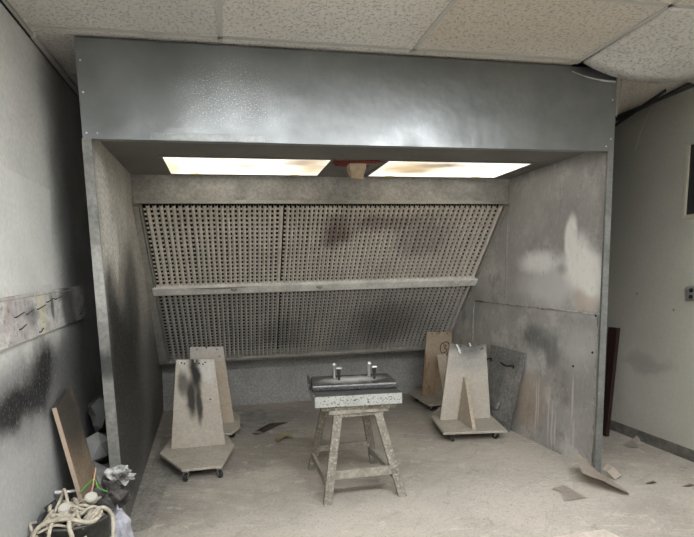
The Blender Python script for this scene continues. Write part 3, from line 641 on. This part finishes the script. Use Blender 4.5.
# loose wires and rods in the gap right of the header
def wire(name, pts, r, m, label, cat='wire', group='loose wires beside the booth header'):
    b = B(); tube(b, smooth_path(pts), r, 6); solo(name, b, m, label, cat, pts[0], smooth=True, group=group)
m_rod = mat('dark_hanger_rod', (.03, .028, .025), .6); m_pale = mat('pale_wire', (.45, .43, .38), .5, .3)
wire('hanging_wire', [(3.53, .06, 2.90), (3.50, .03, 2.80), (3.455, .0, 2.66), (3.45, .0, 2.6)], .003, m_pale, 'thin pale wire hanging beside the upper right corner of the booth header')
wire('hanging_wire', [(4.315, .62, 2.915), (4.31, .70, 2.80), (4.305, .76, 2.66), (4.312, .80, 2.58)], .0025, m_pale, 'thin pale wire drooping in front of the right wall')

# ------------------------------------------------------------------ left wall: scrap board, leaning plank
m_scrap = mat('paint_stained_scrap_board', (.60, .59, .56), .75, 0, var=(.40, .39, .38), vscale=9, bump=.4, bscale=30, grain=.15, stretch=(1, 1, 2.2),
    blobs=[((.0, .02, 0), (.3, .06, .2), (.62, .60, .42), .7, dict(wob=.04)), ((.0, .19, .02), (.3, .03, .09), (.06, .06, .06), .8, dict(wob=.03)), ((.0, -.42, .05), (.3, .06, .12), (.32, .20, .15), .4), ((0, -.15, .0), (.3, .10, .07), (.08, .08, .09), .6, dict(wob=.06)),
           ((0, -.3, 0), (.3, .14, .3), (.42, .37, .38), .5), ((0, .5, 0), (.3, .16, .3), (.07, .07, .068), .85)], speck=(.04, .04, .04), sscale=28, samount=.35)
# board follows a slight slope: top z 1.52 at the far end, 1.49 near; bottom 1.31 far, 1.26 near
sb = thing('scrap_board', 'paint-stained horizontal scrap board screwed to the left wall', 'board', (-.26, -.30, 1.39))
b = B(); slab(b, [(-.267, -1.5, 1.25), (-.267, .52, 1.305), (-.267, .60, 1.34), (-.267, .56, 1.53), (-.267, -1.5, 1.475)], (.018, 0, 0)); obj('plank', b, m_scrap, sb, bev=.003)
b = B(); slab(b, [(-.249, -1.5, 1.462), (-.249, .45, 1.507), (-.249, .45, 1.511), (-.249, -1.5, 1.466)], (.001, 0, 0)); obj('ledge_crack', b, m_frame, sb)
for (y, z, l) in ((-.66, 1.40, .09), (-.52, 1.405, .07), (-.36, 1.42, .10), (-.20, 1.45, .09), (-.06, 1.46, .12), (-.62, 1.34, .06), (-.36, 1.30, .03), (.42, 1.34, .02)):
    b = B(); tube(b, [(-.249, y, z), (-.238, y, z + .002), (-.236, y + l, z + .018)], .003, 5); obj('bent_nail', b, m_blk, sb)
# masked-off rectangular sheet edge higher on the wall
m_masked = mat('pale_masked_sheet', (.70, .71, .69), .5, 0, var=(.62, .63, .61), vscale=3, grain=.06)
solo('wall_patch_panel', slab(B(), [(-.2695, -2.0, 1.545), (-.2695, .01, 1.545), (-.2695, .12, 2.10), (-.2695, -2.0, 2.10)], (.0012, 0, 0)), mat('pale_patch_paint', (.72, .72, .70), .5, 0, var=(.62, .625, .61), vscale=2.5, grain=.08),
     'thin pale patch sheet on the left wall above the scrap board', 'panel', (-.268, -.25, 1.6))
solo('wall_sheet', slab(B(), [(-.268, -1.4, 1.56), (-.268, -.745, 1.56), (-.268, -.655, 1.985), (-.268, -1.4, 1.985)], (.003, 0, 0)), mat('bluish_white_sheet', (.30, .30, .33), .5, 0, var=(.7, .7, .7), vscale=5),
     'bluish grey sheet at the left edge on the left wall', 'panel', (-.264, -1.0, 1.6))
# leaning brown board: left edge and right edge run down to the floor behind the bin
m_lean = mat('brown_overspray_board', (.27, .205, .145), .7, 0, var=(.20, .15, .105), vscale=10, bump=.4, bscale=50, grain=.2, stretch=(1, 1, .3),
    blobs=[((.0, .1, .80), (.5, .25, .30), (.045, .042, .038), .93, dict(wob=.06)), ((.0, .3, .62), (.5, .12, .22), (.06, .055, .05), .7, dict(wob=.06))])
lb = thing('leaning_board', 'narrow brown board with blackened top leaning on the left wall beside the bin', 'board', (-.10, -.25, 0))
P0, P1 = Vector((-.245, -.298, .876)), Vector((-.245, .014, .926))
Q0, Q1 = Vector((-.075, -.366, .002)), Vector((-.075, -.045, .002))
b = B(); slab(b, [Q0, Q1, P1, P0], (.020, 0, .004)); obj('face', b, m_lean, lb)
b = B(); beam(b, Q0 + Vector((.012, -.004, 0)), P0 + Vector((.012, -.004, .0)), .008, .022, (1, 0, 0)); obj('worn_edge', b, mat('worn_wood_edge', (.40, .31, .24), .7), lb)

# ------------------------------------------------------------------ left corner: bin, hoses, crumpled bags
def crumple(name, c, r, scale, m, label, cat, seed, rough=.5, sub=2, group=None, freq=6, floor=None):
    b = ball(B(), c, r, sub, rough, seed, scale, freq)
    if floor is not None:
        for v in b.verts: v.co.z = max(v.co.z, floor)
    for v in b.verts:
        v.co.x = max(v.co.x, XL + .004)
        if v.co.y > -.02 and v.co.x < .1: v.co.x = min(v.co.x, -.055)
    return solo(name, b, m, label, cat, c, group=group)
m_bag1 = mat('dark_grey_wrap', (.075, .075, .073), .55, 0, var=(.12, .12, .118), vscale=6); m_bag2 = mat('pale_grey_wrap', (.27, .27, .265), .5, 0, var=(.34, .34, .33), vscale=6)
m_bag3 = mat('mid_grey_wrap', (.18, .18, .175), .5, 0, var=(.24, .24, .23), vscale=8)
crumple('crumpled_wrap', (-.155, .34, .68), .12, (.75, .9, .95), m_bag1, 'dark grey crumpled wrap stuffed highest in the gap left of the booth', 'crumpled wrap', 3, .7, 2, 'crumpled wraps in the gap left of the booth')
crumple('crumpled_wrap', (-.15, .22, .47), .105, (.85, .9, 1.0), m_bag2, 'pale grey crumpled wrap in the gap left of the booth, middle of three', 'crumpled wrap', 8, .6, 1, 'crumpled wraps in the gap left of the booth')
crumple('crumpled_wrap', (-.165, .13, .315), .105, (.9, .9, .85), m_bag3, 'mid grey crumpled wrap just behind the bin rubbish', 'crumpled wrap', 5, .7, 2, 'crumpled wraps in the gap left of the booth', floor=.0)
crumple('crumpled_wrap', (-.16, .25, .10), .11, (.9, 1, .95), m_bag1, 'dark crumpled wrap on the floor under the others in the gap', 'crumpled wrap', 12, .5, 2, 'crumpled wraps in the gap left of the booth', floor=.0)
# bin
BX, BY, BZ = -.085, -.60, .375
bn = thing('trash_bin', 'black plastic bin overflowing with hoses by the left wall', 'bin', (BX, BY, 0))
b = B(); rr = [(.115, 0), (.165, BZ), (.172, BZ), (.172, BZ + .012), (.160, BZ + .012), (.155, BZ - .01), (.112, .02)]
rings = [[b.verts.new((BX + r * math.cos(t), BY + r * math.sin(t), z)) for t in [2 * math.pi * k / 32 for k in range(32)]] for r, z in rr]
for a, c in zip(rings, rings[1:]):
    for k in range(32): b.faces.new((a[k], a[(k + 1) % 32], c[(k + 1) % 32], c[k]))
b.faces.new(rings[0][::-1]); b.faces.new(rings[-1])
obj('bucket', b, mat('scuffed_black_plastic', (.03, .03, .03), .5, 0, var=(.11, .11, .105), vscale=16), bn, smooth=True)
b = B(); tube(b, [(BX + .172 * math.cos(t), BY + .172 * math.sin(t), BZ + .008) for t in [2 * math.pi * k / 32 for k in range(33)]], .007, 6); obj('rim', b, mat('worn_black_rim', (.10, .10, .095), .5, 0, var=(.04, .04, .04), vscale=14), bn, smooth=True)
m_hose = mat('cream_rubber_hose', (.46, .42, .34), .55, 0, var=(.33, .29, .23), vscale=26, grain=.25); m_cap = mat('dusty_grey_cap', (.42, .40, .34), .6)
HG = 'cream hoses tangled in the bin'
hr = random.Random(5)
def hose(pts, r, label):
    b = B(); tube(b, smooth_path(pts, 7), r, 8); solo('hose', b, m_hose, label, 'hose', pts[0], smooth=True, group=HG)
hose([(BX - .18, BY - .20, .28), (BX - .13, BY - .16, .40), (BX - .02, BY - .14, .425), (BX + .10, BY - .15, .40), (BX + .14, BY - .10, .41)], .011, 'thick cream hose arching over the near side of the bin')
hose([(BX - .10, BY - .13, .36), (BX - .09, BY - .02, .42), (BX - .07, BY + .02, .47), (BX - .045, BY + .0, .52), (BX - .03, BY - .02, .46), (BX - .02, BY - .10, .40)], .008, 'cream hose bent into a peak above the bin')
hose([(BX + .06, BY - .12, .38), (BX + .13, BY - .06, .43), (BX + .185, BY - .08, .40), (BX + .195, BY - .12, .32), (BX + .18, BY - .16, .22)], .010, 'cream hose looping over the right rim of the bin')
hose([(BX - .06, BY - .10, .41), (BX - .07, BY - .17, .40), (BX - .08, BY - .19, .30), (BX - .05, BY - .185, .20)], .009, 'cream hose hanging down the near side of the bin at its left')
hose([(BX + .02, BY - .06, .42), (BX + .01, BY - .16, .405), (BX + .03, BY - .19, .32), (BX - .01, BY - .185, .22)], .011, 'cream hose hanging down the near side of the bin at its middle')
hose([(BX - .15, BY - .02, .36), (BX - .18, BY - .10, .40), (BX - .12, BY - .175, .35), (BX - .02, BY - .195, .31), (BX + .09, BY - .18, .34)], .008, 'cream hose sagging across the near side of the bin below the thick arch')
TG = 'hose offcuts filling the bin'
for k in range(40):
    a = hr.uniform(0, 2 * math.pi); q = hr.uniform(0, .14); x, y = BX + q * math.cos(a), BY + q * math.sin(a) - .02; z = .375 + hr.uniform(0, .045)
    d = hr.uniform(0, math.pi); l = hr.uniform(.03, .08)
    pts = [(x - l * math.cos(d), y - l * math.sin(d), z + hr.uniform(-.02, .01)), (x, y, z + .02), (x + l * math.cos(d), y + l * math.sin(d), z + hr.uniform(-.03, .01))]
    b = B(); tube(b, smooth_path(pts, 4), hr.uniform(.006, .011), 7); solo('hose_offcut', b, m_hose, 'short cream hose offcut in the heap filling the bin', 'hose', pts[0], smooth=True, group=TG)
def cap(x, y, z, r, n, label):
    t = thing('spray_cup', label, 'cup', (x, y, z), 'round grey cups on the hoses')
    n = Vector(n).normalized(); p = Vector((x, y, z)); b = B(); tube(b, [p, p + n * .02, p + n * .032], [r * .9, r, r], 18); obj('body', b, m_cap, t)
    b = B(); tube(b, [p + n * .032, p + n * .036], [r * .8, r * .75], 18); obj('lid', b, mat('pale_lid', (.50, .48, .43), .6), t)
cap(BX - .035, BY - .03, .42, .030, (-.1, -.6, .8), 'round grey cup at the left of the hose heap')
cap(BX + .07, BY + .03, .435, .031, (.1, -.5, .9), 'round grey cup at the right of the hose heap')
b = B(); tube(b, [(-.262, -.34, .41), (-.205, -.31, .395), (-.165, -.29, .39)], .009, 8); solo('white_tube', b, mat('white_plastic_tube', (.6, .6, .58), .4), 'short white tube lying on dark cloth behind the bin', 'tube', (-.20, -.30, .40))
crumple('dark_cloth', (-.215, -.33, .20), .14, (.35, .6, 1.2), m_blk, 'black cloth bundled behind the bin under the white tube', 'cloth', 21, .5, 3, floor=0)
crumple('crumpled_foil', (.05, -.17, .405), .062, (1.05, .8, .85), mat('splattered_foil', (.62, .62, .60), .45, 0, var=(.03, .027, .025), vscale=11, speck=(.02, .02, .02), sscale=18, samount=1), 'black and white splattered foil ball by the booth corner', 'foil', 31, .8, 3)
crumple('dirty_rag', (-.015, -.20, .30), .088, (1.0, .8, .95), mat('dark_stained_rag', (.03, .026, .026), .7, 0, var=(.12, .11, .105), vscale=18), 'dark stained rag heaped between bin and booth', 'rag', 41, .9, 3)
crumple('rubbish_bag', (.06, -.36, .14), .14, (.5, .7, 1.0), mat('pale_lilac_plastic', (.42, .42, .47), .45, 0, var=(.34, .34, .38), vscale=8), 'pale lilac plastic bag between the bin and the booth corner', 'bag', 51, .35, 3, floor=.0)
m_green = mat('green_cord', (.12, .38, .08), .5); m_tan = mat('tan_stick', (.42, .26, .17), .6)
b = B(); tube(b, smooth_path([(-.13, -.36, .40), (-.06, -.33, .46), (-.03, -.36, .42), (.02, -.38, .40)]), .004, 6); solo('green_cord', b, m_green, 'thin green cord lying over the dark rag', 'cord', (-.06, -.33, .42), smooth=True)
b = B(); tube(b, [(-.05, -.50, .38), (-.045, -.40, .46), (-.04, -.34, .53)], .0045, 6); solo('mixing_stick', b, m_tan, 'thin reddish stick rising out of the bin', 'stick', (-.05, -.5, .38))
b = B(); slab(b, [(-.24, -.58, .42), (-.19, -.56, .45), (-.16, -.60, .39), (-.17, -.62, .36)], (.0, .01, .006)); solo('black_scraper', b, m_blk, 'flat black scraper sticking out over the left rim of the bin', 'scraper', (-.2, -.58, .4))

# ------------------------------------------------------------------ debris on the floor
m_paper = mat('dusty_masking_paper', (.60, .53, .465), .8, 0, var=(.50, .44, .38), vscale=10, grain=.12, bump=.3, bscale=30)
def sheet(name, pts, th, m, label, cat, group=None, sub=0, amp=0., seed=0):
    b = B(); slab(b, pts, (0, 0, th))
    c = (0, 0, 0) if name == 'floor_covering' else Vector(pts[0]); return solo(name, b, m, label, cat, c, group=group)
def curl(name, rows, th, m, label, cat):
    """a bent sheet: rows of points; extruded along its normals"""
    b = B(); g = [[b.verts.new(p) for p in r] for r in rows]
    for i in range(len(g) - 1):
        for j in range(len(g[0]) - 1): b.faces.new((g[i][j], g[i][j + 1], g[i + 1][j + 1], g[i + 1][j]))
    bmesh.ops.solidify(b, geom=b.faces[:], thickness=th)
    return solo(name, b, m, label, cat, rows[0][0])
curl('curled_paper', [[(3.25, .01, .15), (3.21, -.08, .12), (3.16, -.18, .10), (3.23, -.31, .085), (3.34, -.42, .03)],
                      [(3.30, .06, .16), (3.29, -.04, .10), (3.30, -.12, .07), (3.34, -.25, .04), (3.38, -.38, .003)],
                      [(3.38, .03, .07), (3.40, -.04, .035), (3.42, -.10, .02), (3.42, -.22, .01), (3.40, -.34, .003)]], .004, m_paper, 'torn curled masking paper lifting off the floor at the right booth corner', 'paper')
curl('crumpled_scrap', [[(3.44, -.04, .05), (3.46, -.06, .10), (3.50, -.07, .06)], [(3.44, -.09, .05), (3.48, -.10, .09), (3.53, -.10, .05)], [(3.46, -.15, .01), (3.51, -.15, .04), (3.55, -.13, .006)]], .004, m_paper, 'small crumpled scrap against the foot of the right booth flange', 'paper')
curl('flat_paper', [[(2.915, -.19, .022), (2.95, -.25, .010), (2.88, -.37, .008), (2.875, -.39, .018)], [(3.05, -.12, .004), (3.06, -.22, .004), (3.07, -.35, .004), (3.07, -.36, .006)]], .003, m_paper, 'flat masking paper scrap with upturned left edge beside the curled paper', 'paper')
sheet('floor_paper', [(2.50, -.775, .001), (2.87, -.765, .001), (2.90, -.90, .001), (2.3, -1.1, .001), (2.2, -.9, .001)], .004, m_paper, 'flat paper sheet on the floor at the bottom edge of the view', 'paper')
sheet('floor_covering', [(3.33, .10, .0006), (3.13, -.045, .0006), (2.84, -.80, .0006), (2.6, -1.6, .0006), (1.7, -1.6, .0006), (2.1, -.5, .0006), (2.55, .30, .0006), (2.85, .31, .0006)], .004, m_floor, 'wide dusty cardboard sheet taped over the floor in front of the right side', 'floor sheet')
curl('paper_scrap', [[(4.10, .52, .004), (4.09, .45, .006), (4.12, .39, .02)], [(4.22, .56, .02), (4.20, .48, .01), (4.18, .42, .005)], [(4.29, .58, .05), (4.27, .52, .04), (4.24, .47, .01)]], .003, mat('pale_paper_scrap', (.45, .40, .36), .8), 'pale paper scrap on the floor against the right baseboard', 'paper')
curl('torn_floor_flake', [[(.95, 1.88, .004), (.98, 1.80, .03), (1.02, 1.78, .004)], [(1.10, 2.05, .02), (1.14, 1.98, .035), (1.20, 2.0, .003)], [(1.22, 2.10, .004), (1.26, 2.06, .012), (1.30, 2.08, .002)]], .003, mat('dark_flake', (.10, .085, .07), .8), 'dark curled flake of torn floor coating left of the stool', 'flake')
curl('plaster_chip', [[(1.10, 1.50, .004), (1.12, 1.42, .01)], [(1.17, 1.60, .05), (1.22, 1.50, .04)], [(1.27, 1.62, .03), (1.30, 1.50, .003)]], .006, mat('yellowish_chip', (.50, .45, .30), .8), 'small yellowish chip on the floor left of the stool', 'chip')
curl('torn_floor_flake', [[(.90, 1.80, .004), (.93, 1.70, .03)], [(.98, 1.84, .006), (1.01, 1.74, .004)]], .003, mat('pale_flake', (.48, .44, .38), .8), 'pale curled flake beside the dark flake on the floor', 'flake')
sheet('torn_floor_paper', [(.76, 2.55, .001), (1.08, 2.75, .001), (1.16, 2.1, .001), (1.02, 1.92, .001), (.84, 1.95, .001), (.78, 2.2, .001)], .006, mat('pale_dusty_paper', (.33, .315, .285), .85, 0, var=(.20, .19, .175), vscale=9, grain=.25), 'torn dusty paper on the floor between the left dollies and the stool', 'paper')
fr = random.Random(11)
for k, (x, y, lb_) in enumerate(((3.62, -.25, 'nearest the curled paper'), (3.83, -.36, 'right of the curled paper tip'), (3.95, -.62, 'near the right bottom corner'))):
    curl('small_scrap', [[(x, y, .003), (x + .03, y - .03, .012)], [(x + .09, y + .02, .006), (x + .10, y - .01, .003)]], .003, m_lean if k < 2 else m_paper, 'small brown scrap on the floor ' + lb_, 'scrap')
# rounded dark runner along the left booth panel
b = B(); pts = [(.03, 1.9, .0008), (.03, .02, .0008)] + [(.105 - .075 * math.cos(t), .01 - .09 * math.sin(t), .0008) for t in [math.pi * k / 10 for k in range(11)]] + [(.18, .1, .0008), (.20, .6, .0008), (.26, 1.3, .0008), (.16, 1.9, .0008)]
solo('floor_runner', slab(B(), pts, (0, 0, .004)), mat('dark_dusty_runner', (.20, .19, .17), .8, 0, var=(.28, .26, .23), vscale=5, grain=.3), 'narrow dark paper runner on the floor along the left booth panel', 'paper runner', (.1, .8, 0))
b = B(); b.free()
